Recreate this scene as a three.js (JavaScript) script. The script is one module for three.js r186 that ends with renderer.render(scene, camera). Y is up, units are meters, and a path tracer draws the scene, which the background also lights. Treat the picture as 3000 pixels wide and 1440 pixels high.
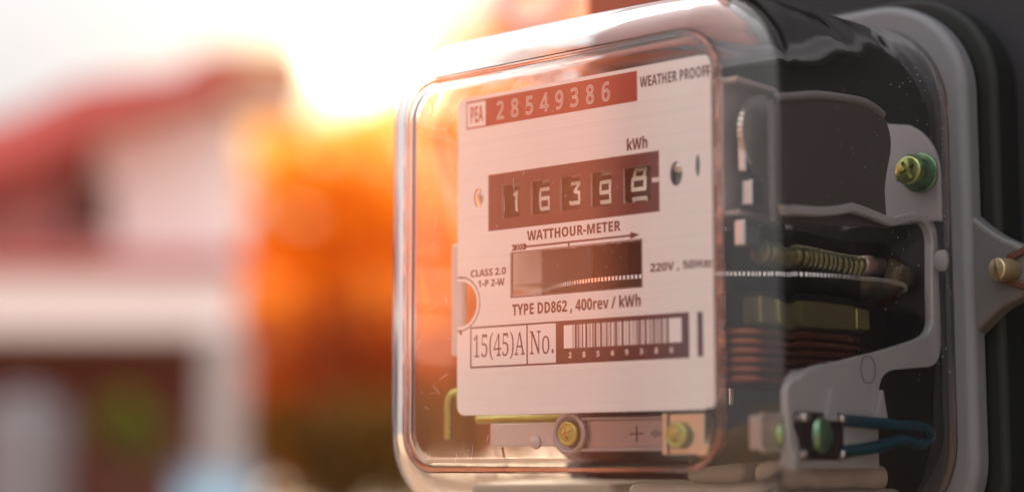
import * as THREE from 'three';
import { RoundedBoxGeometry } from 'three/addons/geometries/RoundedBoxGeometry.js';
import { mergeGeometries } from 'three/addons/utils/BufferGeometryUtils.js';
import { Brush, Evaluator, SUBTRACTION } from 'three-bvh-csg';

// ---------------------------------------------------------------- camera, sky, sun, exposure
const scene = new THREE.Scene();
const YAW = 41.67 * Math.PI / 180, PITCH = 7.0 * Math.PI / 180;
const Y0 = 1.6;                                              // height of the meter's origin above the ground
const eye = new THREE.Vector3(0.3431, Y0 - 0.0634, 0.3855);
const forward = new THREE.Vector3(-Math.sin(YAW) * Math.cos(PITCH), Math.sin(PITCH), -Math.cos(YAW) * Math.cos(PITCH));
const camera = new THREE.PerspectiveCamera(2 * Math.atan(720 / 5200) * 180 / Math.PI, 3000 / 1440, 0.02, 500);
camera.position.copy(eye);
camera.lookAt(eye.clone().add(forward));
camera.focus = 0.506;
camera.userData.fStop = 3.35;

const sunDir = new THREE.Vector3(-0.7094, 0.2286, -0.6667).normalize();
function computeSky() {
  const W = 2048, H = 1024, d = new Float32Array(W * H * 4);
  for (let j = 0; j < H; j++) {
    const el = ((j + 0.5) / H - 0.5) * Math.PI, s = Math.sin(el), c = Math.cos(el);
    for (let i = 0; i < W; i++) {
      const ph = ((i + 0.5) / W - 0.5) * 2 * Math.PI;
      const cs = c * Math.cos(ph) * sunDir.x + s * sunDir.y + c * Math.sin(ph) * sunDir.z;
      const a = Math.acos(Math.min(1, Math.max(-1, cs))) * 180 / Math.PI;
      const up = Math.max(0, s), lum = 0.225 * (1 + 4.6 * up ** 1.4);
      const g1 = 30 * Math.exp(-((a / 0.7) ** 2)), g2 = 1.9 * Math.exp(-a / 2.1), g3 = 0.035 * Math.exp(-a / 22);
      const k = (j * W + i) * 4;
      d[k] = lum * 1.0 + g1 + g2 + g3;
      d[k + 1] = lum * 0.965 + g1 * 0.93 + g2 * 0.74 + g3 * 0.68;
      d[k + 2] = lum * 0.965 + g1 * 0.75 + g2 * 0.32 + g3 * 0.50;
      d[k + 3] = 1;
    }
  }
  const t = new THREE.DataTexture(d, W, H, THREE.RGBAFormat, THREE.FloatType);
  t.mapping = THREE.EquirectangularReflectionMapping; t.magFilter = t.minFilter = THREE.LinearFilter; t.needsUpdate = true;
  return t;
}
scene.background = computeSky();
scene.environment = scene.background;
const sun = new THREE.DirectionalLight(new THREE.Color().setRGB(1, 0.80, 0.55), 5);
sun.position.copy(sunDir).multiplyScalar(60); sun.castShadow = true; sun.shadow.radius = 3;
Object.assign(sun.shadow.camera, { left: -25, right: 25, top: 25, bottom: -25, near: 1, far: 140 });
scene.add(sun);
const renderer = new THREE.WebGLRenderer({ antialias: true });
renderer.toneMapping = THREE.LinearToneMapping;
renderer.toneMappingExposure = 2.5;
renderer.shadowMap.enabled = true;

// ---------------------------------------------------------------- helpers
let seed = 7;
const rnd = () => { seed = (seed * 1664525 + 1013904223) % 4294967296; return seed / 4294967296; };
const rr = (a, b) => a + (b - a) * rnd();
const col = (r, g, b) => new THREE.Color().setRGB(r, g, b);
const std = (c, roughness = 0.6, metalness = 0, more = {}) => new THREE.MeshPhysicalMaterial({ color: col(...c), roughness, metalness, ...more });
const taken = {};
const numbered = (n) => { const k = taken[n] = (taken[n] ?? -1) + 1; return k ? `${n}_${String(k).padStart(3, '0')}` : n; };
function mesh(name, geometry, material, parent) {
  const m = new THREE.Mesh(geometry, material); m.name = parent === scene ? numbered(name) : name;
  m.castShadow = m.receiveShadow = true; parent.add(m); return m;
}
function thing(name, label, category, position = [0, 0, 0], turn = 0, group) {
  const g = new THREE.Group(); g.name = numbered(name); g.position.set(...position); g.rotation.y = turn;
  g.userData = { label, category }; if (group) g.userData.group = group;
  scene.add(g); return g;
}
const structure = (m) => { m.userData.kind = 'structure'; return m; };
const MM = 0.001;
const part = (name, g, material, parent) => { g.scale(MM, MM, MM); return mesh(name, g, material, parent); };   // geometry in millimetres
const box = (x0, x1, y0, y1, z0, z1, r = 0.4) => new RoundedBoxGeometry(x1 - x0, y1 - y0, z1 - z0, 2, Math.min(r, (x1 - x0) / 2.01, (y1 - y0) / 2.01, (z1 - z0) / 2.01)).translate((x0 + x1) / 2, (y0 + y1) / 2, (z0 + z1) / 2);
const join = (list) => mergeGeometries(list.map((g) => (g.index ? g.toNonIndexed() : g)));
const tube = (pts, r, n = 40, m = 10, closed = false) => new THREE.TubeGeometry(new THREE.CatmullRomCurve3(pts.map((p) => new THREE.Vector3(...p)), closed), n, r, m, closed);
const lathe = (pts, n = 28) => new THREE.LatheGeometry(pts.map((p) => new THREE.Vector2(...p)), n);     // about y
const toZ = (g) => g.rotateX(Math.PI / 2), toX = (g) => g.rotateZ(-Math.PI / 2);                          // y axis to +z, to +x
function roundRect(x0, x1, y0, y1, r, holePath = false) {
  const s = holePath ? new THREE.Path() : new THREE.Shape();
  s.moveTo(x0 + r, y0); s.lineTo(x1 - r, y0); s.absarc(x1 - r, y0 + r, r, -Math.PI / 2, 0); s.lineTo(x1, y1 - r); s.absarc(x1 - r, y1 - r, r, 0, Math.PI / 2);
  s.lineTo(x0 + r, y1); s.absarc(x0 + r, y1 - r, r, Math.PI / 2, Math.PI); s.lineTo(x0, y0 + r); s.absarc(x0 + r, y0 + r, r, Math.PI, 1.5 * Math.PI);
  return s;
}
const extrude = (shape, depth, bevel = 0.3, seg = 2) => new THREE.ExtrudeGeometry(shape, { depth: depth - 2 * bevel, bevelEnabled: bevel > 0, bevelThickness: bevel, bevelSize: bevel, bevelOffset: -bevel, bevelSegments: seg, curveSegments: 14 }).translate(0, 0, bevel);
const csg = new Evaluator(); csg.attributes = ['position', 'normal']; csg.useGroups = false;
function cut(a, ...bs) {
  const clean = (g) => { const n = g.index ? g.toNonIndexed() : g; const o = new THREE.BufferGeometry(); o.setAttribute('position', n.attributes.position); o.setAttribute('normal', n.attributes.normal); return o; };
  let A = new Brush(clean(a)); A.updateMatrixWorld();
  for (const b of bs) { const B = new Brush(clean(b)); B.updateMatrixWorld(); A = csg.evaluate(A, B, SUBTRACTION); }
  return A.geometry;
}
const noise2 = (() => { const T = new Float32Array(65536); let s = 99; for (let i = 0; i < 65536; i++) { s = (s * 1103515245 + 12345) % 2147483648; T[i] = s / 2147483648; }
  const h = (x, y) => T[(((x & 255) << 8) | (y & 255))], f = (t) => t * t * (3 - 2 * t);
  return (x, y) => { const X = Math.floor(x), Y = Math.floor(y), u = f(x - X), v = f(y - Y); return (h(X, Y) * (1 - u) + h(X + 1, Y) * u) * (1 - v) + (h(X, Y + 1) * (1 - u) + h(X + 1, Y + 1) * u) * v; }; })();
const wave = (x, y, z) => noise2(x / 17 + z / 23 + 40, y / 15 - z / 31 + 70) + 0.5 * noise2(x / 7 - z / 9 + 10, y / 8 + z / 11 + 130) - 0.75;

// ---------------------------------------------------------------- textures
function canvasTexture(w, h, draw) {
  const c = document.createElement('canvas'); c.width = w; c.height = h; draw(c.getContext('2d'));
  const t = new THREE.CanvasTexture(c); t.colorSpace = THREE.SRGBColorSpace; t.anisotropy = 8; return t;
}
function grainTexture(w, h, fx, fy, lo, hi) {                 // grey streaks or speckle, for roughness and bump
  const d = new Uint8Array(w * h * 4);
  for (let y = 0; y < h; y++) for (let x = 0; x < w; x++) {
    const n = 0.5 * noise2(x * fx, y * fy) + 0.3 * noise2(x * fx * 2.7 + 9, y * fy * 2.7) + 0.2 * noise2(x * fx * 6.1, y * fy * 6.1 + 5);
    const v = Math.round(255 * (lo + (hi - lo) * n)), k = (y * w + x) * 4; d[k] = d[k + 1] = d[k + 2] = v; d[k + 3] = 255;
  }
  const t = new THREE.DataTexture(d, w, h); t.magFilter = THREE.LinearFilter; t.wrapS = t.wrapT = THREE.RepeatWrapping; t.needsUpdate = true; return t;
}

// nameplate print: the plate spans x -20.5..71.5 and y -49.2..46 (mm)
const PX0 = -20.5, PX1 = 71.5, PY0 = -49.2, PY1 = 46;
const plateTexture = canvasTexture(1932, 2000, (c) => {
  const S = 21, X = (x) => (x - PX0) * S, Y = (y) => (PY1 - y) * S;
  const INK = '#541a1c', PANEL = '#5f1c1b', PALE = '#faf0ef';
  c.fillStyle = PALE; c.fillRect(0, 0, 1932, 2000);
  for (let y = 0; y < 2000; y += 2) { const n = noise2(3, y * 0.21) * 0.6 + noise2(8, y * 0.9) * 0.4; c.fillStyle = `rgba(${n > 0.5 ? '255,250,246' : '120,96,92'},${Math.abs(n - 0.5) * 0.16})`; c.fillRect(0, y, 1932, 2); }
  for (let k = 0; k < 260; k++) { const x = rnd() * 1932, y = rnd() * 2000, w = rr(30, 260); c.fillStyle = rnd() < 0.5 ? 'rgba(255,250,246,.10)' : 'rgba(110,80,78,.07)'; c.fillRect(x, y, w, 1.5); }
  const rect = (x0, x1, y0, y1, f) => { c.fillStyle = f; c.fillRect(X(x0), Y(y1), (x1 - x0) * S, (y1 - y0) * S); };
  const frame = (x0, x1, y0, y1, w, f) => { c.strokeStyle = f; c.lineWidth = w * S; c.strokeRect(X(x0), Y(y1), (x1 - x0) * S, (y1 - y0) * S); };
  const text = (s, x0, x1, base, height, font, f, slant = 0) => {          // fit the string between x0 and x1, cap height in mm
    c.save(); const fs = height * S / 0.715; c.font = `${font.replace('%', fs.toFixed(1) + 'px')}`; c.fillStyle = f; c.textBaseline = 'alphabetic'; c.textAlign = 'left';
    const w = c.measureText(s).width; c.translate(X(x0), Y(base)); c.transform((x1 - x0) * S / w, 0, slant, 1, 0, 0); c.fillText(s, 0, 0); if (font.startsWith('bold')) { c.strokeStyle = f; c.lineWidth = height * S * 0.035; c.strokeText(s, 0, 0); } c.restore();
  };
  const SANS = 'bold % sans-serif', SERIF = '% serif';
  // top strip with the serial number
  rect(-17, 47.8, 36.4, 44.9, '#a83521');  // flare veil put into the strip ink, redder than the other print
  rect(-16.6, -9.2, 36.9, 44.3, PALE);
  text('PEA', -15.6, -10.2, 38.2, 4.9, SANS, '#b45a48');
  c.strokeStyle = '#dfc9c2'; c.lineWidth = 0.32 * S; c.font = `${5.2 * S / 0.715}px sans-serif`; c.textBaseline = 'alphabetic'; c.fillStyle = '#a2564a';
  '28549386'.split('').forEach((ch, k) => { const w = 3.3; c.save(); c.translate(X(-4.9 + k * 5.7), Y(38.0)); const m = c.measureText(ch).width; c.transform(w * S / m, 0, 0, 1, 0, 0); c.fillText(ch, 0, 0); c.strokeText(ch, 0, 0); c.restore(); });
  text('WEATHER PROOF', 48.8, 71.2, 40.0, 2.9, SANS, INK);
  text('kWh', 43.8, 51.4, 22.9, 3.1, SANS, INK);
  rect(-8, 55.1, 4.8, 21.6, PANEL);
  rect(52.6, 55.4, 13.0, 14.3, '#e6d6cf');                               // pointer beside the last drum
  // heading and arrow
  text('WATTHOUR-METER', 7.2, 41.5, 0.75, 2.75, SANS, INK);
  c.strokeStyle = INK; c.fillStyle = INK; c.lineWidth = 0.55 * S;
  c.beginPath(); c.moveTo(X(4), Y(-0.95)); c.lineTo(X(46), Y(-0.95)); c.stroke();
  c.beginPath(); c.moveTo(X(48.2), Y(-0.95)); c.lineTo(X(45), Y(0.05)); c.lineTo(X(45), Y(-1.95)); c.fill();
  c.beginPath(); c.moveTo(X(1.0), Y(0)); c.lineTo(X(6.6), Y(0)); c.lineTo(X(7.4), Y(-0.95)); c.lineTo(X(6.6), Y(-1.8)); c.lineTo(X(1.0), Y(-1.8)); c.lineTo(X(2.0), Y(-0.95)); c.fill();
  c.strokeStyle = PALE; c.lineWidth = 0.18 * S; for (const x of [3.0, 4.0, 5.0]) { c.beginPath(); c.moveTo(X(x), Y(0)); c.lineTo(X(x + 0.8), Y(-0.95)); c.lineTo(X(x), Y(-1.8)); c.stroke(); }
  rect(22.6, 23.2, -2.4, -0.95, INK);
  frame(0.9, 48.9, -15.4, -2.3, 0.28, INK);
  text('CLASS 2.0', -15.2, -1.0, -8.3, 2.0, SANS, INK);
  text('1-P 2-W', -12.2, -1.6, -11.5, 2.0, SANS, INK);
  text('220V , 50Hz', 51.6, 70.8, -11.5, 2.2, SANS, INK);
  text('TYPE DD862 , 400rev / kWh', 1.4, 48.6, -20.6, 3.1, SANS, INK);
  // rating box and barcode
  rect(-15.2, 64.5, -35.4, -23.2, '#521a1c');
  rect(-14.7, 6.9, -34.9, -23.7, PALE); rect(7.4, 18.0, -34.9, -23.7, PALE);
  text('15(45)A', -14.2, 6.3, -32.2, 6.6, SERIF, INK); text('No.', 8.0, 17.6, -32.2, 6.6, SERIF, INK);
  rect(20.9, 62.0, -30.9, -24.6, '#8a6a68');
  rect(20.9, 23.6, -31.1, -24.5, PALE); rect(58.6, 62.0, -31.1, -24.5, PALE);
  let x = 24.2; let s = 5; const q = () => { s = (s * 16807) % 2147483647; return s / 2147483647; };
  rect(23.6, 58.6, -31.1, -24.5, PALE);
  while (x < 58) { const w = 0.25 + Math.floor(q() * 3) * 0.27; rect(x, Math.min(x + w, 58.4), -31.1, -24.5, '#5d2628'); x += w + 0.25 + Math.floor(q() * 3) * 0.24; }
  '28549386'.split('').forEach((ch, k) => text(ch, 22.6 + k * 5.05, 23.8 + k * 5.05, -33.8, 1.6, SANS, '#ecdcd6'));
  rect(67.2, 69.0, -35.2, -23.4, INK);
  // ring printed round the half-round notch
  c.strokeStyle = INK; c.lineWidth = 0.35 * S; c.beginPath(); c.arc(X(-19.4), Y(-16.1), 8.0 * S, -Math.PI * 0.56, Math.PI * 0.56); c.stroke();
  rect(-19.6, -18.6, -25.2, -24.0, INK); rect(-19.6, -17.0, -8.5, -8.1, INK);
  // scuffs and specks on the print
  for (let k = 0; k < 420; k++) { c.fillStyle = `rgba(240,225,218,${rr(0.06, 0.3)})`; const r = rr(0.5, 2.6); c.beginPath(); c.arc(rnd() * 1932, rnd() * 2000, r, 0, 7); c.fill(); }
  c.lineCap = 'round'; for (let k = 0; k < 46; k++) { c.strokeStyle = `rgba(250,238,232,${rr(0.08, 0.3)})`; c.lineWidth = rr(0.8, 2.4); const a = rnd() * 1932, b = rnd() * 2000; c.beginPath(); c.moveTo(a, b); c.lineTo(a + rr(-90, 90), b + rr(-90, 90)); c.stroke(); }
});
const digitTexture = (ticks) => canvasTexture(256, 2048, (c) => {            // one drum unrolled: ten digits and, on the last, the tenths scale
  c.fillStyle = '#2c1414'; c.fillRect(0, 0, 256, 2048);
  const Q = { 0: [[[0, 0], [1, 0], [1, 2], [0, 2], [0, 0], [1, 0]]], 1: [[[0.25, 0.3], [0.6, 0], [0.6, 2]]], 2: [[[0, 0.3], [0, 0], [1, 0], [1, 1], [0, 1.2], [0, 2], [1, 2]]], 3: [[[0, 0], [1, 0], [0.5, 0.85], [1, 1], [1, 2], [0, 2], [0, 1.75]]], 4: [[[0.8, 2], [0.8, 0], [0, 1.4], [1.1, 1.4]]],
    5: [[[1, 0], [0, 0], [0, 0.9], [1, 0.9], [1, 2], [0, 2]]], 6: [[[1, 0.2], [1, 0], [0, 0], [0, 2], [1, 2], [1, 0.95], [0, 0.95]]], 7: [[[0, 0], [1, 0], [0.4, 2]]], 8: [[[0.1, 0], [0.9, 0], [0.9, 0.9], [0.1, 0.9], [0.1, 0], [0.9, 0]], [[0, 0.95], [1, 0.95], [1, 2], [0, 2], [0, 0.95], [1, 0.95]]], 9: [[[0, 1.8], [0, 2], [1, 2], [1, 0], [0, 0], [0, 1.05], [1, 1.05]]] };
  c.strokeStyle = c.fillStyle = '#fff7ea'; c.lineWidth = 29; c.lineJoin = 'round'; c.lineCap = 'butt';
  for (let d = 0; d < 10; d++) for (const line of Q[d]) { c.beginPath(); line.forEach(([x, y], i) => { const X = (ticks ? 42 : 62) + x * 118, Y = (d + 0.5) * 204.8 - 70 + y * 70; i ? c.lineTo(X, Y) : c.moveTo(X, Y); }); c.stroke(); }
  if (ticks) for (let k = 0; k < 100; k++) { const w = k % 5 ? 22 : 40; c.fillRect(250 - w, k * 20.48 + 6, w, 6); }
});

// ---------------------------------------------------------------- materials
const speckle = grainTexture(256, 256, 0.35, 0.35, 0.2, 0.9); speckle.repeat.set(0.045, 0.045);
const cast = { bumpMap: speckle, bumpScale: 0.00012 };
const M = {
  glass: new THREE.MeshPhysicalMaterial({ color: col(0.985, 0.98, 0.98), roughness: 0.0, transmission: 1, thickness: 0.003, ior: 1.5 }),
  plateEdge: std([0.62, 0.58, 0.56], 0.4, 0.5),
  aluminium: std([0.55, 0.55, 0.57], 0.42, 0.7, { roughnessMap: null }),
  cast: std([0.44, 0.44, 0.455], 0.5, 0.3, cast),
  steel: std([0.55, 0.53, 0.52], 0.25, 1),
  disc: std([0.75, 0.76, 0.78], 0.3, 1),
  zinc: std([0.36, 0.36, 0.10], 0.3, 0.85),
  green: std([0.2, 0.33, 0.16], 0.22, 0.8),
  brass: std([0.55, 0.42, 0.14], 0.32, 0.9),
  copper: std([0.17, 0.042, 0.014], 0.35, 0.8),
  dark: std([0.012, 0.011, 0.012], 0.5),
  darkBrown: std([0.022, 0.012, 0.011], 0.6, 0, { specularIntensity: 0.5 }),
  base: std([0.008, 0.010, 0.010], 0.55, 0, { specularIntensity: 0.5 }),
  flange: std([0.11, 0.115, 0.13], 0.5, 0, cast),
  gasket: std([0.02, 0.02, 0.02], 0.8),
  beige: std([0.44, 0.37, 0.31], 0.55),
  teal: std([0.008, 0.05, 0.075], 0.4),
  rust: std([0.07, 0.025, 0.015], 0.8, 0.2),
  greyPlate: std([0.5, 0.47, 0.47], 0.45, 0.4),
  board: std([0.008, 0.009, 0.014], 0.75),
};

// ---------------------------------------------------------------- setting: ground
const rightDir = new THREE.Vector3(Math.cos(YAW), 0, -Math.sin(YAW)), flat = new THREE.Vector3(-Math.sin(YAW), 0, -Math.cos(YAW));
const at = (D, px, y = 0) => [eye.x + flat.x * D + rightDir.x * D * (px - 1500) / 5200, y, eye.z + flat.z * D + rightDir.z * D * (px - 1500) / 5200];   // a spot on the ground at distance D towards a photo column
const heightAt = (D, py) => eye.y + D * Math.tan(PITCH + Math.atan((720 - py) / 5200));
{
  const d = new Uint8Array(512 * 512 * 4);
  for (let i = 0; i < 512 * 512; i++) { const x = i % 512, y = i >> 9, n = 0.5 * noise2(x / 16, y / 16) + 0.3 * noise2(x / 5, y / 5 + 7) + 0.2 * rnd(); d[i * 4] = 120 + 70 * n; d[i * 4 + 1] = 96 + 62 * n; d[i * 4 + 2] = 74 + 52 * n; d[i * 4 + 3] = 255; }
  const t = new THREE.DataTexture(d, 512, 512); t.colorSpace = THREE.SRGBColorSpace; t.wrapS = t.wrapT = THREE.RepeatWrapping; t.repeat.set(60, 60); t.magFilter = THREE.LinearFilter; t.needsUpdate = true;
  structure(mesh('ground', new THREE.PlaneGeometry(300, 300).rotateX(-Math.PI / 2), new THREE.MeshStandardMaterial({ map: t, roughness: 0.95 }), scene));
}

// added unseen sunlit wall: its bounce and reflection in the cover imitate lens flare
{
  const w = thing('added_bounce_wall', 'added unseen terracotta wall with a brown dado, opposite the meter, for a warm reflection', 'wall', [-6.15, 0, 3.2]);
  mesh('painted_plaster', new RoundedBoxGeometry(7.5, 1.2, 0.22, 2, 0.02).translate(0, 2.4, 0), std([0.85, 0.26, 0.15], 0.85), w);
  mesh('brown_dado', new RoundedBoxGeometry(7.5, 1.8, 0.24, 2, 0.02).translate(0, 0.9, 0), std([0.34, 0.11, 0.07], 0.85), w);
  mesh('coping', new RoundedBoxGeometry(7.6, 0.08, 0.32, 2, 0.02).translate(0, 3.04, 0), std([0.55, 0.5, 0.46], 0.85), w);
}

// ---------------------------------------------------------------- the electricity meter
const meter = thing('electricity_meter', 'electricity meter with a clear moulded cover over its printed nameplate, mounted on a dark board', 'meter', [0, Y0, 0]);

// rounded-rectangle rings stacked along z make the moulded cover
function ring(cx, cy, hw, hh, r, nc = 14, ns = 14) {
  const p = [];
  const corner = (x, y, a0) => { for (let k = 0; k < nc; k++) { const a = a0 + Math.PI / 2 * k / nc; p.push([x + r * Math.cos(a), y + r * Math.sin(a)]); } };
  const side = (x0, y0, x1, y1) => { for (let k = 0; k < ns; k++) { const t = k / ns; p.push([x0 + (x1 - x0) * t, y0 + (y1 - y0) * t]); } };
  corner(cx + hw - r, cy + hh - r, 0); side(cx + hw - r, cy + hh, cx - hw + r, cy + hh);
  corner(cx - hw + r, cy + hh - r, Math.PI / 2); side(cx - hw, cy + hh - r, cx - hw, cy - hh + r);
  corner(cx - hw + r, cy - hh + r, Math.PI); side(cx - hw + r, cy - hh, cx + hw - r, cy - hh);
  corner(cx + hw - r, cy - hh + r, 1.5 * Math.PI); side(cx + hw, cy - hh + r, cx + hw, cy + hh - r);
  return p;
}
const CX = 22.5, ZF = 10, RF = 16, WALL = 3.4, ZB = -88, STEP = 0.6;
function coverProfile(inset, wob) {                           // rings from the back rim to the middle of the front face
  const rings = [], R = RF - inset, zf = ZF - inset;
  const body = (t) => ({ hw: 71.5 + 1.5 * t - inset, top: 65.5 + 4.5 * t - inset, bot: -79.5 - 5 * t + inset, r: 26 + 3 * t - inset });
  const push = (b, shrink, z, w) => {
    const hw = b.hw - shrink, top = b.top - shrink, bot = b.bot + shrink;
    rings.push(ring(CX, (top + bot) / 2, hw, (top - bot) / 2, Math.max(b.r - shrink, 1.5)).map(([x, y]) => {
      const n = w * wave(x, y, z) + w * 0.28 * (noise2(z / 2.6 + 50, 3.3) + 0.5 * noise2(shrink * 0.9 + z / 1.4, 9.1) - 0.75), dx = x - CX, dy = y + 7, l = Math.hypot(dx, dy) + 1e-6; return [x + n * dx / l, y + n * dy / l, z]; }));
  };
  const nb = 22; for (let k = 0; k < nb; k++) { const t = 1 - k / nb; push(body(t), 0, ZB + (zf - R - ZB) * (1 - t), wob); }
  const nf = 20, b = body(0), zs = zf - STEP, c = R - STEP; for (let k = 0; k <= nf; k++) { const a = Math.PI / 2 * k / nf; push(b, c * (1 - Math.cos(a)), zs - c + c * Math.sin(a), wob * (1 - 0.6 * k / nf)); }
  const s0 = 14.6 - inset * 0.8; push(b, (c + s0) / 2, zs, wob * 0.3); push(b, s0 - 1.1, zs, 0);
  for (let k = 0; k <= 8; k++) { const t = k / 8; push(b, s0 - 0.8 + 3.3 * t, zs + STEP * t * t * (3 - 2 * t), 0); }            // the raised edge of the front panel
  for (const s of [0.3, 2, 8, 22, 38]) push(b, s0 + 2.5 + s, zf, 0);
  return rings;
}
function coverGeometry(wobOut, wobIn) {
  const pos = [], idx = [];
  const skin = (rings, flip) => {
    const o = pos.length / 3, n = rings[0].length; for (const r of rings) for (const p of r) pos.push(...p);
    const tri = (a, b, c) => flip ? idx.push(a, c, b) : idx.push(a, b, c);
    for (let k = 0; k + 1 < rings.length; k++) for (let i = 0; i < n; i++) { const a = o + k * n + i, b = o + k * n + (i + 1) % n; tri(a, b, a + n); tri(b, b + n, a + n); }
    const last = o + (rings.length - 1) * n, c = rings[rings.length - 1].reduce((s, p) => [s[0] + p[0] / n, s[1] + p[1] / n, p[2]], [0, 0, 0]); pos.push(...c);
    for (let i = 0; i < n; i++) tri(last + i, last + (i + 1) % n, pos.length / 3 - 1);
    return [o, n];
  };
  const [o, n] = skin(coverProfile(0, wobOut), false), [q] = skin(coverProfile(WALL, wobIn), true);
  for (let i = 0; i < n; i++) { const j = (i + 1) % n; idx.push(o + i, q + i, o + j, o + j, q + i, q + j); }
  const g = new THREE.BufferGeometry(); g.setAttribute('position', new THREE.Float32BufferAttribute(pos, 3)); g.setIndex(idx); g.computeVertexNormals(); return g;
}
const cover = part('clear_cover', coverGeometry(0.2, 0.6), M.glass, meter);

{
  const bits = [], speck = (x, y, z, r, side) => { const g = new THREE.SphereGeometry(r, 6, 4); g.scale(side ? 0.35 : 1, rr(0.8, 1.3), side ? 1 : 0.35); bits.push(g.translate(x, y, z)); };
  for (let k = 0; k < 150; k++) speck(rr(-30, 75), rr(-62, 46), ZF + 0.02, rr(0.05, 0.16), false);
  for (let k = 0; k < 60; k++) { const l = rr(0.8, 4.5); bits.push(new THREE.BoxGeometry(l, rr(0.035, 0.07), 0.05).rotateZ(rr(0, 3.14)).translate(rr(-30, 20), rr(-62, 46), ZF + 0.02)); }
  for (let k = 0; k < 170; k++) { const z = -84 + 70 * rnd() ** 1.8; speck(CX + 71.5 + 1.5 * ((ZF - RF - z) / (ZF - RF - ZB)) + 0.05, rr(-40, 52), z, rr(0.05, 0.14), true); }
  const d = part('dust_specks', join(bits), std([0.75, 0.7, 0.65], 0.9), cover); d.userData.kind = 'stuff';
}

// base pan with its rim
{
  const rimShape = roundRect(-55.5, 101.2, -91.5, 76.5, 30); rimShape.holes.push(roundRect(-47.5, 92.5, -83, 67, 25, true));
  const base = part('base', extrude(roundRect(-60, 106.5, -96, 80, 31), 14, 2.5, 4).translate(0, 0, -111), M.base, meter);
  part('base_rim', extrude(rimShape, 9.5, 3.0, 6).translate(0, 0, -97.2), M.flange, base);
  const gs = roundRect(-50.4, 95.6, -86.2, 70.2, 29); gs.holes.push(roundRect(-48, 93, -83.5, 67.5, 27, true));
  part('gasket', extrude(gs, 1.4, 0.3).translate(0, 0, -89.4), M.gasket, base);
  // side lug with the slotted sealing screw
  const lug = new THREE.Shape(); lug.moveTo(98, 12); lug.bezierCurveTo(103, 7, 106, 4, 112, 1); lug.bezierCurveTo(121, -2, 122, -14, 113, -17); lug.bezierCurveTo(107, -19, 104, -23, 98, -28); lug.lineTo(98, 12);
  part('lug', extrude(lug, 8, 1.5, 3).translate(0, 0, -98), std([0.075, 0.075, 0.078], 0.55, 0, cast), base);
  const head = cut(toZ(lathe([[0, -4], [3.3, -4], [3.4, 2.4], [3.0, 3.0], [0, 3.2]])), new THREE.BoxGeometry(1.2, 9, 3.2).rotateZ(0.25).translate(0, 0, 3));
  part('sealing_screw', head.rotateY(-0.35).translate(111.6, -8, -87.2), std([0.42, 0.35, 0.22], 0.45, 0.9), base);
  const tw = []; for (let k = 0; k <= 60; k++) { const a = k * 0.9; tw.push([112.5 + 0.13 * k + 0.6 * Math.cos(a), -4.4 + 0.05 * k + 0.6 * Math.sin(a), -89 - 0.02 * k]); }
  part('sealing_wire', join([tube(tw, 0.55, 240, 7), tube(tw.map(([x, y, z]) => [x - 0.4, -15.6 - y, z]), 0.55, 240, 7)]), M.rust, base);
}

// nameplate with openings for the drums and the disc
const drumWindows = [[-2.6, 4.4], [8.6, 15.8], [19.8, 27.2], [31.0, 38.4], [42.6, 52.2]];
{
  const s = new THREE.Shape(); const r = 3;
  s.moveTo(PX0 + r, PY0); s.lineTo(PX1 - r, PY0); s.absarc(PX1 - r, PY0 + r, r, -Math.PI / 2, 0); s.lineTo(PX1, PY1 - r); s.absarc(PX1 - r, PY1 - r, r, 0, Math.PI / 2);
  s.lineTo(PX0 + r, PY1); s.absarc(PX0 + r, PY1 - r, r, Math.PI / 2, Math.PI); s.lineTo(PX0, -9.3); s.lineTo(-19.4, -9.3); s.absarc(-19.4, -16.1, 6.8, Math.PI / 2, -Math.PI / 2, true); s.lineTo(PX0, -22.9); s.lineTo(PX0, PY0 + r); s.absarc(PX0 + r, PY0 + r, r, Math.PI, 1.5 * Math.PI);
  for (const [a, b] of drumWindows) s.holes.push(roundRect(a, b, 8.2, 18.0, 0.3, true));
  s.holes.push(roundRect(1.1, 48.7, -15.2, -2.5, 0.2, true));
  const slot = new THREE.Path(); slot.absellipse(-11.9, 15.2, 2.0, 2.9, 0, 6.28); s.holes.push(slot);
  const slot2 = new THREE.Path(); slot2.absellipse(60.8, 14.6, 2.1, 3.4, 0, 6.28); s.holes.push(slot2);
  const slot3 = new THREE.Path(); slot3.absellipse(68.0, 16.0, 0.7, 3.0, 0, 6.28); s.holes.push(slot3);
  const g = new THREE.ExtrudeGeometry(s, { depth: 0.8, bevelEnabled: false, curveSegments: 16 }).translate(0, 0, -0.8);
  const uv = g.attributes.uv, p = g.attributes.position; for (let i = 0; i < uv.count; i++) uv.setXY(i, (p.getX(i) - PX0) / (PX1 - PX0), (p.getY(i) - PY0) / (PY1 - PY0));
  const grain = grainTexture(256, 512, 0.006, 0.45, 0.35, 0.62);
  part('nameplate', g, [new THREE.MeshPhysicalMaterial({ map: plateTexture, roughness: 1, roughnessMap: grain, metalness: 0 }), M.plateEdge], meter);
}
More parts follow.
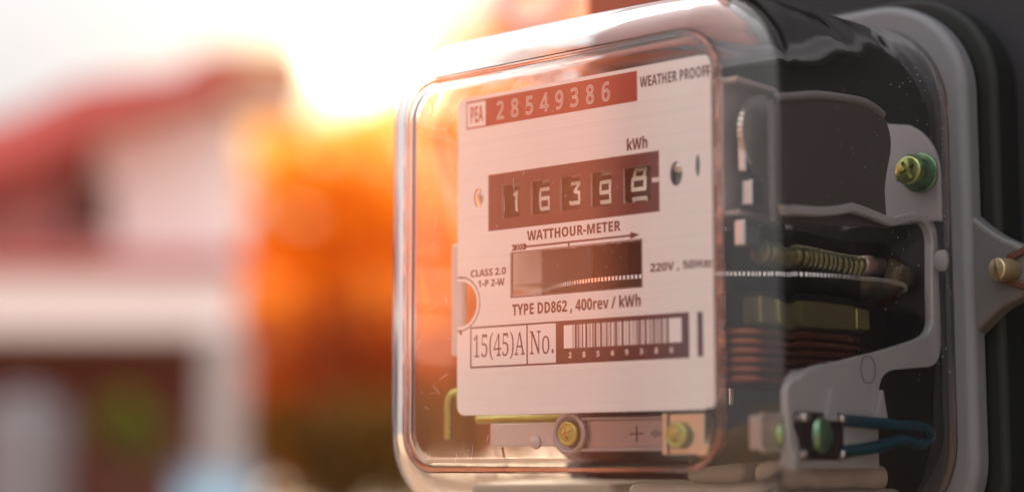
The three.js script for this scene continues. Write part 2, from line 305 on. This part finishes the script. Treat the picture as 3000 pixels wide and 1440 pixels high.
// counter: five drums in a dark housing
const counter = part('counter_housing', join([box(-9, 56, 4, 22.5, -30, -29, 0.2), box(-9, 56, 21.5, 22.5, -29, -1.2, 0.2), box(-9, 56, 4, 5, -29, -1.2, 0.2), box(-9, -8, 5, 21.5, -29, -1.2, 0.2), box(55, 56, 5, 21.5, -29, -1.2, 0.2)]), M.darkBrown, meter);
{
  const R = 13.4, mats = [new THREE.MeshPhysicalMaterial({ map: digitTexture(false), roughness: 0.5 }), new THREE.MeshPhysicalMaterial({ map: digitTexture(true), roughness: 0.5 })];
  [1, 6, 3, 9, 8].forEach((d, k) => {
    const [a, b] = drumWindows[k], w = k < 4 ? 7.4 : 9.4, x0 = (a + b) / 2 - w / 2 - 0.7, n = 72, pos = [], uv = [], idx = [];
    const off = [0.02, 0, 0.04, -0.02, 0.16][k];
    for (let i = 0; i <= n; i++) { const v = i / n, th = (v - (1 - (d + 0.5) / 10)) * 2 * Math.PI + off; for (const t of [0, 1]) { pos.push(x0 + w * t, 13.0 + R * Math.sin(th), -16.4 + R * Math.cos(th)); uv.push(t, v); } }
    for (let i = 0; i < n; i++) { const q = 2 * i; idx.push(q, q + 1, q + 2, q + 1, q + 3, q + 2); }
    const g = new THREE.BufferGeometry(); g.setAttribute('position', new THREE.Float32BufferAttribute(pos, 3)); g.setAttribute('uv', new THREE.Float32BufferAttribute(uv, 2)); g.setIndex(idx); g.computeVertexNormals();
    const drum = part('digit_drum', g, mats[k === 4 ? 1 : 0], counter);
    part('drum_gear', toX(lathe([[3, 0], [R - 1.2, 0], [R - 1.2, 1.6], [3, 1.6]], 40)).translate(x0 + w, 13, -16.4), M.steel, counter);
    drum.userData.label = `counter drum showing ${d}`;
  });
}
// rivets in the slots of the plate
for (const [x, y, z] of [[-11.9, 16.2, -1.6], [60.8, 16.8, -1.2]]) part('rivet', toZ(lathe([[0, -1.6], [2.3, -1.6], [2.3, 0.2], [1.6, 1.1], [0, 1.4]])).translate(x, y, z - 0.6), M.steel, meter);
for (const [x, y] of [[-11.9, 14.0], [60.8, 13.2], [68, 16]]) part('slot_backing', box(x - 3, x + 3, y - 5, y + 5, -5, -3.4), M.greyPlate, meter);

// rotor disc with its milled edge, spindle and brake magnet behind the window
{
  const R = 53, cx = 33, cz = -59, y = -11.6;
  const disc = part('rotor_disc', lathe([[0, -0.5], [R, -0.5], [R, 0.5], [0, 0.5]], 120).translate(cx, y, cz), M.disc, meter);
  const teeth = []; const n = 260; for (let k = 0; k < n; k++) { const a = k / n * 2 * Math.PI; teeth.push(new THREE.BoxGeometry(0.7, 1.15, 0.6).rotateY(-a + Math.PI / 2).translate(cx + (R + 0.15) * Math.cos(a), y, cz + (R + 0.15) * Math.sin(a))); }
  const t = part('milled_edge', join(teeth), M.disc, disc); t.userData.kind = 'stuff';
  part('spindle', lathe([[0, -34], [1.4, -34], [1.4, 34], [0, 34]], 16).translate(cx, y, cz), M.steel, disc);
  part('brake_magnet', join([box(-18, 4, -10.4, 4, -60, -10), box(-18, 4, -30, -13.0, -60, -10)]), std([0.62, 0.53, 0.53], 0.5, 0.1), meter);
  part('magnet_core', join([box(6, 68, -30, -15, -92, -30), box(6, 66, -9, 3.4, -96, -34), box(10, 24, -9, 3.4, -33, -26)]), M.darkBrown, meter);
}
// frame plate on the right with its opening, seen through the side of the cover
{
  const up = new THREE.Shape(); up.moveTo(9, 33); up.bezierCurveTo(25, 37.5, 42, 39.5, 56, 39.5); up.bezierCurveTo(66, 38.5, 70, 33, 68, 26); up.bezierCurveTo(65, 20, 64, 14, 66, 4); up.lineTo(9, 0); up.lineTo(9, 33);
  part('upper_plate', extrude(up, 1.6, 0.4).rotateY(Math.PI / 2).translate(83.4, 0, 0), std([0.10, 0.085, 0.085], 0.5, 0.3), meter);
  const lip = [[9, 33.4], [25, 36.6], [42, 38.6], [56, 38.9], [64, 37]]; part('plate_lip', tube(lip.map(([z, y]) => [84.8, y, -z]), 1.3, 40), std([0.24, 0.23, 0.23], 0.5, 0.3), meter);
  const s = new THREE.Shape(); s.moveTo(9, 4.6); s.bezierCurveTo(22, 5.2, 30, 5.8, 41, 8.5); s.bezierCurveTo(55, 7.8, 62, 6.2, 66, 7.2); s.bezierCurveTo(76, 10, 88.6, 12.6, 88.9, 1); s.lineTo(89, -26); s.bezierCurveTo(89, -32, 86, -35, 81, -35.5); s.lineTo(62, -37); s.bezierCurveTo(55, -38, 53, -40, 52.5, -46); s.lineTo(52, -64); s.lineTo(9, -64); s.lineTo(9, -44); s.bezierCurveTo(13, -39, 20, -37, 28, -36.5); s.lineTo(52, -32.5); s.lineTo(76, -27.5); s.bezierCurveTo(80, -26.5, 84.2, -25, 84.4, -21); s.lineTo(84.9, 1); s.bezierCurveTo(84.6, 9.5, 76, 7.5, 66, 4.6); s.bezierCurveTo(62, 3.6, 55, 5.2, 41, 5.9); s.bezierCurveTo(30, 3.2, 22, 2.6, 11, 2.0); s.lineTo(9, 4.6);
  const f = part('frame_plate', extrude(s, 2.6, 0.6, 3).rotateY(Math.PI / 2).translate(85.6, 0, 0), M.cast, meter);
  part('cast_mark', new THREE.TorusGeometry(3.8, 0.14, 6, 40).rotateY(Math.PI / 2).translate(88.25, -37.5, -47), std([0.12, 0.12, 0.12], 0.6), f);
  const ear = new THREE.Shape(); ear.moveTo(60, 8); ear.lineTo(92.4, 7.4); ear.lineTo(92.2, 22); ear.bezierCurveTo(91.6, 30, 88, 34, 82, 37); ear.bezierCurveTo(74, 39, 68, 39, 60, 39); ear.lineTo(60, 8);
  part('mounting_ear', extrude(ear, 2, 0.4).translate(0, 0, -85), std([0.40, 0.40, 0.42], 0.5, 0.2), f);
  const face = cut(toZ(lathe([[0, -4], [4.3, -4], [4.3, 1.6], [3.6, 2.6], [0, 2.6]], 32)), new THREE.BoxGeometry(1.1, 5.2, 2.4).rotateZ(0.5).translate(0, 0, 2.6), new THREE.BoxGeometry(5.2, 1.1, 2.4).rotateZ(0.5).translate(0, 0, 2.6));
  const screw = part('hex_screw', new THREE.CylinderGeometry(5.0, 5.4, 5.6, 6).rotateX(Math.PI / 2).translate(86.4, 22, -79.6), std([0.13, 0.27, 0.17], 0.22, 0.8), meter);
  part('screw_face', face.translate(86.4, 22, -77.2), std([0.36, 0.43, 0.16], 0.22, 0.8), screw);
  part('washer', toZ(lathe([[0, -0.6], [5.9, -0.6], [5.9, 0.4], [5.4, 0.7], [0, 0.7]], 32)).translate(86.4, 22, -82.4), std([0.16, 0.3, 0.16], 0.25, 0.85), screw);
  part('base_rivet', toZ(lathe([[0, -0.4], [3.2, -0.4], [3, 0.5], [0, 0.7]], 28)).translate(90.8, -4, -86), M.cast, f);
  for (const z of [-22, -48]) { const t = new THREE.Shape(); t.moveTo(0, 0); t.lineTo(7, 0); t.lineTo(4.6, 9); t.lineTo(3.8, 9); t.lineTo(0, 0); part('gusset', extrude(t, 1.6, 0.3).rotateY(Math.PI / 2).translate(88.0, -52, z), M.cast, f); }
}
// adjusting spool, brass yoke, copper coil behind the opening
{
  const pts = [[0, 0], [3.0, 0]]; for (let k = 0; k < 16; k++) { const y = 1 + k * 2.8; pts.push([3.4, y], [3.4, y + 1.5], [2.5, y + 1.7], [2.5, y + 2.6]); } pts.push([3.6, 46], [3.6, 47.4], [0, 47.4]);
  const sp = part('adjusting_spool', lathe(pts).rotateX(-Math.PI / 2).translate(75, -6.4, -17), std([0.16, 0.145, 0.075], 0.4, 0.85), meter);
  part('spool_nut', lathe([[0, 0], [2.8, 0], [2.8, 5], [2.2, 6], [2.2, 11], [0, 11.2]]).rotateX(-Math.PI / 2).translate(75, -5.6, -66), std([0.6, 0.42, 0.36], 0.3, 0.9), sp);
  const yoke = part('brass_yoke', box(70, 77, -26, -18.4, -66, -15, 0.8), std([0.20, 0.17, 0.08], 0.4, 0.7), meter);
  for (const z of [-26, -62]) part('yoke_clip', box(76, 78.6, -25.4, -18.8, z - 3.6, z + 3.6, 0.8), std([0.26, 0.25, 0.09], 0.4, 0.8), yoke);
  const turns = []; for (let k = 0; k < 6; k++) { const y = -41 + k * 2.5, pts2 = []; for (let a = 0; a < 24; a++) { const t = a / 24 * 2 * Math.PI; pts2.push([66 + 13 * Math.sign(Math.cos(t)) * Math.abs(Math.cos(t)) ** 0.5, y, -36 + 29 * Math.sign(Math.sin(t)) * Math.abs(Math.sin(t)) ** 0.5]); } turns.push(tube(pts2, 1.2, 72, 8, true)); }
  part('copper_coil', join(turns), M.copper, meter);
}
// register works behind the nameplate's right edge
{
  const w = part('register_frame', join([box(72, 73.4, 2, 40, -26, -3, 0.3), box(60, 78, 38, 39.6, -26, -3, 0.4), box(60, 78, 2, 3.6, -26, -3, 0.4)]), std([0.34, 0.28, 0.27], 0.4, 0.4), meter);
  const gear = []; for (let k = 0; k < 44; k++) { const a = k / 44 * 2 * Math.PI; gear.push(new THREE.BoxGeometry(1.6, 0.8, 1.1).translate(0, 10.6, 0).rotateX(a)); } gear.push(toX(lathe([[1, -0.8], [10.4, -0.8], [10.4, 0.8], [1, 0.8]], 44)));
  part('gear_wheel', join(gear.map((g) => (g.index ? g.toNonIndexed() : g))).translate(78, 25, -15), std([0.62, 0.56, 0.5], 0.3, 0.9), w);
  part('bearing_post', join([box(76, 79.5, 5, 12, -14, -7, 0.6), box(76, 78.5, 14, 22, -9, -5.5, 0.6), box(75.5, 79, -6, 1, -12, -4, 0.6)]), M.steel, w);
  part('side_bracket', box(-27.5, -22.5, -31, 3, -6.5, -4.5, 0.8), std([0.62, 0.58, 0.57], 0.45, 0.1), meter);
  part('left_pillar', join([box(-30, -24, 4, 40, -40, -22, 1), box(-34, -24, 26, 34, -26, -14, 1.5)]), std([0.5, 0.4, 0.36], 0.4, 0.4), meter);
}
// calibration bar along the bottom, with its screws
{
  const bar = part('calibration_bar', join([box(17, 66, -59.4, -50.8, -6, -3.4, 0.4), box(22, 66, -51.4, -50.4, -3.5, -2.3, 0.45), box(22, 66, -60.0, -59.0, -3.5, -2.3, 0.45)]), std([0.30, 0.27, 0.27], 0.35, 0.6), meter);
  const boss = (x) => toZ(lathe([[0, 0], [6.0, 0], [6.0, 1.8], [5.4, 2.2], [4.4, 2.2], [4.4, 0.9], [0, 0.9]], 36)).translate(x, -55, -3.9);
  part('boss', boss(21), std([0.34, 0.31, 0.31], 0.4, 0.5), bar);
  const cross = (g, s) => cut(g, new THREE.BoxGeometry(0.9 * s, 4.2 * s, 1.8).rotateZ(0.4).translate(0, 0, 2.0), new THREE.BoxGeometry(4.2 * s, 0.9 * s, 1.8).rotateZ(0.4).translate(0, 0, 2.0));
  const head = () => toZ(lathe([[0, -1], [3.5, -1], [3.6, 0.9], [3.2, 1.4], [2.7, 1.4], [2.4, 1.0], [1.2, 1.5], [0, 1.6]], 32));
  part('cross_screw', cross(head(), 1).translate(21, -55, -2.4), M.zinc, bar);
  part('clamp', join([box(54.4, 67.6, -61, -49.8, -3.3, -1.9, 0.6), box(54.4, 56, -61, -49.8, -1.9, -0.9, 0.4)]), std([0.55, 0.45, 0.32], 0.3, 0.85), bar);
  part('clamp_screw', cross(head(), 1).translate(59.6, -55.8, -1.2), M.zinc, bar);
  const mark = std([0.07, 0.05, 0.05], 0.7);
  const plus = join([new THREE.BoxGeometry(4.6, 0.45, 0.12), new THREE.BoxGeometry(0.45, 4.2, 0.13)]); part('plus_mark', plus.translate(44, -55.2, -3.36), mark, bar);
  const a = new THREE.Shape(); a.moveTo(-2.6, 0); a.lineTo(-0.6, 1.1); a.lineTo(-0.6, 0.45); a.lineTo(2.4, 0.45); a.lineTo(2.4, -0.45); a.lineTo(-0.6, -0.45); a.lineTo(-0.6, -1.1); a.lineTo(-2.6, 0);
  const ah = new THREE.Path(); ah.moveTo(-2.0, 0); ah.lineTo(-0.85, -0.65); ah.lineTo(-0.85, -0.15); ah.lineTo(2.1, -0.15); ah.lineTo(2.1, 0.15); ah.lineTo(-0.85, 0.15); ah.lineTo(-0.85, 0.65); ah.lineTo(-2.0, 0); a.holes.push(ah);
  part('arrow_mark', new THREE.ExtrudeGeometry(a, { depth: 0.12, bevelEnabled: false }).translate(51.4, -55.2, -3.42), mark, bar);
  part('grey_strip', join([box(-13, 13, -58.4, -51.6, -9, -6.2, 0.5), toZ(lathe([[0, 0], [2.2, 0], [1.8, 0.8], [0, 1]])).translate(5, -57, -6.4)]), M.greyPlate, meter);
  part('zinc_rod', tube([[-20.5, -50.2, -9], [-4, -50.2, -8.8], [14, -50.3, -9.2]], 1.2), M.zinc, meter);
  part('bent_rod', tube([[-31.4, -56, -8], [-31.4, -50, -8], [-31.3, -44.6, -8], [-30.2, -42.3, -8.6], [-27, -41.9, -12], [-24, -41.9, -18]], 1.35, 50), M.zinc, meter);
}
// side clamp with its screw and teal wires
{
  const c = part('side_clamp', box(80, 89.2, -62, -49.6, -33, -11, 1.6), M.darkBrown, meter);
  for (const z of [-12.5, -31]) for (const y of [-51.4, -60.4]) part('clamp_post', box(88, 90.6, y - 1.1, y + 1.1, z - 1.8, z + 1.8, 0.8), M.steel, c);
  part('dome_screw', toX(lathe([[0, -1], [4.6, -1], [4.7, 0.4], [3.6, 1.6], [0, 2.2]], 30)).translate(88.9, -55.6, -21), std([0.2, 0.34, 0.22], 0.25, 0.8), c);
  part('small_screw', toX(lathe([[0, -1], [3.2, -1], [3.2, 0.6], [0, 1.2]], 24)).translate(86, -56, -9.5), M.green, c);
  part('side_bar', join([box(82, 85.6, -59.6, -51, -33, 0, 0.5), box(85, 86.4, -60.2, -59.2, -33, 0, 0.4), box(85, 86.4, -51.4, -50.4, -33, 0, 0.4)]), std([0.34, 0.31, 0.31], 0.35, 0.6), c);
  part('teal_wire', tube([[88, -51.6, -30], [90, -52.0, -42], [90, -52.6, -60], [90, -53.2, -74], [89.6, -55.4, -78.5], [89.2, -57.4, -75], [90, -56.6, -62], [90, -58.6, -46], [88, -60, -30]], 1.6, 110, 10), M.teal, meter);
  part('terminal_block', join([box(-34, 22, -76, -70, -62, -20, 2), box(30, 86, -76, -69.5, -70, -16, 2.5), box(40, 60, -70, -63.5, -60, -30, 2.5), box(66, 84, -70, -63, -66, -26, 3)]), M.beige, meter);
}

// ---------------------------------------------------------------- mounting board, cable loop
{
  const b = mesh('mounting_board', new RoundedBoxGeometry(0.44, 1.5, 0.022, 2, 0.003), M.board, scene); b.position.set(0.238, Y0 - 0.35, -0.1225);
  b.userData = { label: 'dark painted board behind the right side of the electricity meter', category: 'board' };
  const w = mesh('flare_red_post', new RoundedBoxGeometry(0.082, 2.6, 0.09, 3, 0.006), std([0.30, 0.07, 0.035], 0.7), scene); w.position.set(-0.0245, 1.3, -0.1567);  // added post: flare red seen over the board is put into its colour
  w.userData = { label: 'added post behind the electricity meter beside the dark board, flare red painted into its colour', category: 'post' };
  const p = thing('service_cable', 'thick pale cable hanging in a loop above the top of the electricity meter', 'cable', at(1.15, 1500, heightAt(1.15, 25)), YAW);
  const lp = []; for (let k = 0; k <= 18; k++) { const a = 1.2 + k / 18 * 5.2; lp.push([14 + 21 * Math.cos(a), 2 + 17 * Math.sin(a), k * 0.8]); }
  lp.push([44, 24, 16], [58, 60, 16], [64, 160, 10], [66, 420, 0], [66, 1000, 0], [60, 2200, 0]);
  part('cable', tube(lp, 7, 320, 14), std([0.62, 0.42, 0.40], 0.5), p);
  part('tie', toX(lathe([[7.2, -2], [8, -2], [8, 2], [7.2, 2]])).rotateZ(1.4).translate(62.5, 120, 12.5), M.steel, p);
}

// ---------------------------------------------------------------- background: house, trees, shrubs
const house = thing('house', 'white house with a red roof and a pale porch beam behind the meter', 'house', at(14, 1500), YAW);
{
  const e = eye.y, m = (name, x0, x1, y0, y1, z0, z1, mat, parent = house) => mesh(name, new RoundedBoxGeometry(x1 - x0, y1 - y0, z1 - z0, 1, 0.02).translate((x0 + x1) / 2, (y0 + y1) / 2, (z0 + z1) / 2), mat, parent);
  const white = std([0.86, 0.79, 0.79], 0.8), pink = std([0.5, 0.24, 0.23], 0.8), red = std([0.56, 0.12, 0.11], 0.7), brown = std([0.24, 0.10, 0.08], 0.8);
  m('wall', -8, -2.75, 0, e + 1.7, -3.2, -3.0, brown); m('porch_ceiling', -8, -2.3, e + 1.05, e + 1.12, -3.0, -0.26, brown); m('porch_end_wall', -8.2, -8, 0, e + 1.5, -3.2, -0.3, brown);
  m('upper_wall', -3.55, -2.42, e + 1.5, e + 3.05, -1.8, -0.9, white);
  m('side_wall', -8, -3.55, e + 1.5, e + 2.6, -1.8, -1.0, pink);
  const win = m('window', -3.8, -3.4, e + 1.9, e + 2.4, -0.98, -0.86, std([0.10, 0.03, 0.02], 0.4)); m('window_sill', -3.86, -3.34, e + 1.84, e + 1.9, -0.98, -0.8, pink, win);
  const rs = new THREE.Shape(); rs.moveTo(-8, e + 1.6); rs.lineTo(-4.1, e + 2.84); rs.lineTo(-3.55, e + 3.10); rs.lineTo(-2.75, e + 3.2); rs.lineTo(-2.55, e + 3.36); rs.lineTo(-2.4, e + 3.38); rs.lineTo(-2.4, e + 3.1); rs.lineTo(-2.8, e + 2.98); rs.lineTo(-3.5, e + 2.74); rs.lineTo(-4.0, e + 2.45); rs.lineTo(-8, e + 1.3); rs.lineTo(-8, e + 1.6);
  mesh('roof', new THREE.ExtrudeGeometry(rs, { depth: 1.7, bevelEnabled: false }).translate(0, 0, -2.0), red, house);
  m('parapet', -2.42, -1.85, e + 2.98, e + 3.32, -1.5, -0.8, std([0.72, 0.5, 0.38], 0.8)); m('parapet_cap', -2.48, -1.8, e + 3.32, e + 3.5, -1.55, -0.72, std([0.6, 0.2, 0.06], 0.7));
  m('porch_roof', -8, -2.2, e + 1.53, e + 1.66, -1.0, 0.1, std([0.5, 0.14, 0.13], 0.7));
  m('porch_beam', -8, -2.22, e + 1.03, e + 1.52, -0.25, 0, white);
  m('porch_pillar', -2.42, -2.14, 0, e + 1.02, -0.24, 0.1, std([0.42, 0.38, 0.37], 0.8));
}
{
  const t = thing('water_tank', 'round grey water tank standing under the porch beam', 'tank', at(14.3, 80));
  mesh('body', lathe([[0, 0], [0.36, 0], [0.36, 0.06], [0.34, 0.1], [0.36, 0.7], [0.34, 1.4], [0.36, 1.9], [0.32, 2.02], [0, 2.02]]), std([0.22, 0.21, 0.23], 0.6), t);
  mesh('lid', lathe([[0, 2.02], [0.2, 2.02], [0.2, 2.1], [0, 2.13]]), std([0.3, 0.28, 0.3], 0.6), t);
  const b = thing('barrel', 'light blue plastic barrel in front of the porch pillar', 'barrel', at(13.2, 640));
  mesh('body', lathe([[0, 0], [0.26, 0], [0.3, 0.1], [0.31, 0.5], [0.29, 0.55], [0.31, 0.6], [0.31, 1.1], [0.28, 1.42], [0, 1.44]]), std([0.28, 0.45, 0.58], 0.5), b);
  mesh('rim', lathe([[0.24, 1.44], [0.3, 1.44], [0.3, 1.5], [0.24, 1.5]]), std([0.25, 0.4, 0.52], 0.5), b);
}
function leafCrown(blobs, n, size, colors) {
  const pos = [], cl = [], idx = [], q = new THREE.Quaternion(), v = new THREE.Vector3(), tot = blobs.reduce((s, b) => s + b[3] * b[4] * b[3], 0);
  for (const [x, y, z, rx, ry, dens = 1] of blobs) {
    const k = Math.round(n * dens * rx * ry * rx / tot);
    for (let i = 0; i < k; i++) {
      let a, b, c; do { a = rr(-1, 1); b = rr(-1, 1); c = rr(-1, 1); } while (a * a + b * b + c * c > 1);
      const l = Math.hypot(a, b, c), f = (l ** 0.5) / l * rr(0.85, 1.12);
      q.set(rr(-1, 1), rr(-1, 1), rr(-1, 1), rr(-1, 1)).normalize(); const s = size * rr(0.6, 1.3), o = pos.length / 3, k2 = colors[Math.floor(rnd() * colors.length)], t = rr(0.8, 1.2);
      for (const [u, w] of [[-1, 0], [0, -0.5], [1, 0], [0, 0.5]]) { v.set(u * s, w * s, 0).applyQuaternion(q); pos.push(x + a * f * rx + v.x, y + b * f * ry + v.y, z + c * f * rx * 0.5 + v.z); cl.push(k2[0] * t, k2[1] * t, k2[2] * t); }
      idx.push(o, o + 1, o + 2, o, o + 2, o + 3);
    }
  }
  const g = new THREE.BufferGeometry(); g.setAttribute('position', new THREE.Float32BufferAttribute(pos, 3)); g.setAttribute('color', new THREE.Float32BufferAttribute(cl, 3)); g.setIndex(idx); g.computeVertexNormals(); return g;
}
const leafMat = new THREE.MeshPhysicalMaterial({ vertexColors: true, roughness: 0.95, specularIntensity: 0.15, transmission: 0.6, thickness: 0, side: THREE.DoubleSide });
const bark = std([0.10, 0.06, 0.04], 0.9);
function tree(name, label, category, D, px, blobs, n, size, colors, group, trunkR = 0.14) {      // blobs: photo column, photo row, depth offset, radii in metres
  const p = at(D, px), t = thing(name, label, category, p, YAW, group);
  const local = blobs.map(([bx, by, dz, rx, ry, dens]) => [D * (bx - px) / 5200, heightAt(D, by), dz, rx, ry, dens]);
  mesh(category === 'tree' ? 'crown' : 'foliage', leafCrown(local, n, size, colors), leafMat, t);
  const limbs = []; const base = Math.max(0.3, Math.min(...local.map((b) => b[1] - b[4] * 0.7)));
  limbs.push(new THREE.CylinderGeometry(trunkR * 0.7, trunkR, base, 10).translate(0, base / 2, 0).toNonIndexed());
  for (const b of local) limbs.push(new THREE.TubeGeometry(new THREE.CatmullRomCurve3([new THREE.Vector3(0, base - 0.05, 0), new THREE.Vector3(b[0] * 0.4, (base + b[1]) / 2, b[2] * 0.5), new THREE.Vector3(b[0], b[1], b[2])]), 8, trunkR * 0.35, 6).toNonIndexed());
  mesh('trunk', join(limbs), bark, t);
}
const GLOW_YELLOW = [[0.92, 0.60, 0.03], [0.95, 0.64, 0.04], [0.9, 0.52, 0.02]], GLOW_ORANGE = [[0.88, 0.34, 0.01], [0.92, 0.40, 0.012], [0.85, 0.28, 0.01]], GLOW_RED = [[0.55, 0.12, 0.02], [0.46, 0.10, 0.02], [0.6, 0.16, 0.03]], GLOW_OLIVE = [[0.26, 0.14, 0.025], [0.32, 0.17, 0.03], [0.20, 0.14, 0.025]];  // flare glow painted into leaf colours, stepping from yellow down to dark olive
tree('glow_yellow_tree', 'added loose tree right below the low sun, the glow painted into its yellow leaves', 'tree', 25, 1020, [[760, 470, 0, 0.7, 0.7], [880, 490, 0, 0.9, 0.8], [1030, 500, 0, 1.0, 0.9], [1190, 470, 0, 1.0, 1.0]], 1700, 0.13, GLOW_YELLOW);  // added tree: yellow glow under the sun painted into its leaves
tree('glow_orange_tree', 'tree beside the white house, flare glow painted into its orange leaves', 'tree', 21, 960, [[800, 640, 0, 0.8, 0.7], [960, 660, 0.2, 0.95, 0.75], [1130, 640, 0, 0.9, 0.8], [860, 840, 0, 0.8, 0.6], [1080, 840, 0.2, 0.9, 0.6]], 1700, 0.12, GLOW_ORANGE);  // flare orange painted into the leaf colour
tree('glow_orange_tree', 'taller tree with flare glow painted into its orange leaves, whose crown rises behind the top of the meter cover', 'tree', 24, 1560, [[1420, 260, 0, 1.1, 0.9], [1620, 180, 0, 1.3, 1.1], [1500, 560, 0, 1.4, 1.2], [1750, 480, 0, 1.4, 1.3]], 2400, 0.14, GLOW_ORANGE);  // same painted flare orange
for (const [px, top, rx] of [[760, 640, 1.5], [1060, 600, 1.7], [1380, 620, 1.7], [1720, 600, 1.8]]) tree('added_far_tree', 'added russet tree in the far row that blocks the pale horizon', 'tree', 36, px, [[px, top + 180, 0, rx, 1.25], [px - 60, top + 480, 0, rx, 1.4], [px + 80, top + 620, 0, rx, 1.2]], 5200, 0.17, [[0.55, 0.16, 0.01], [0.48, 0.13, 0.01], [0.6, 0.2, 0.015]], 'added row of far russet trees');  // added row: closes pale sky gaps and shades the trees in front
tree('glow_red_shrub', 'red brown shrub below the orange tree, a darker step of the painted glow', 'shrub', 18, 1010, [[800, 1010, 0, 0.5, 0.5], [940, 1030, 0, 0.55, 0.55], [1090, 1020, 0, 0.6, 0.6], [1220, 1040, 0, 0.6, 0.5]], 1300, 0.09, GLOW_RED, undefined, 0.05);  // darker step of the glow, painted as red brown leaves
tree('glow_olive_shrub', 'dark olive shrub at the foot of the trees beside the blue barrel, lowest step of the painted glow', 'shrub', 16, 960, [[840, 1340, 0, 0.5, 0.55], [1000, 1340, 0, 0.55, 0.55], [1150, 1340, 0, 0.6, 0.6], [1300, 1340, 0, 0.6, 0.6]], 2200, 0.08, GLOW_OLIVE, undefined, 0.05);  // darkest step, where the painted glow ends
tree('green_shrub', 'bright green bush in front of the dark porch', 'shrub', 13.6, 380, [[360, 1230, 0, 0.19, 0.2], [420, 1270, 0, 0.17, 0.17]], 420, 0.06, [[0.24, 0.27, 0.04], [0.30, 0.32, 0.05]], undefined, 0.04);

renderer.render(scene, camera);
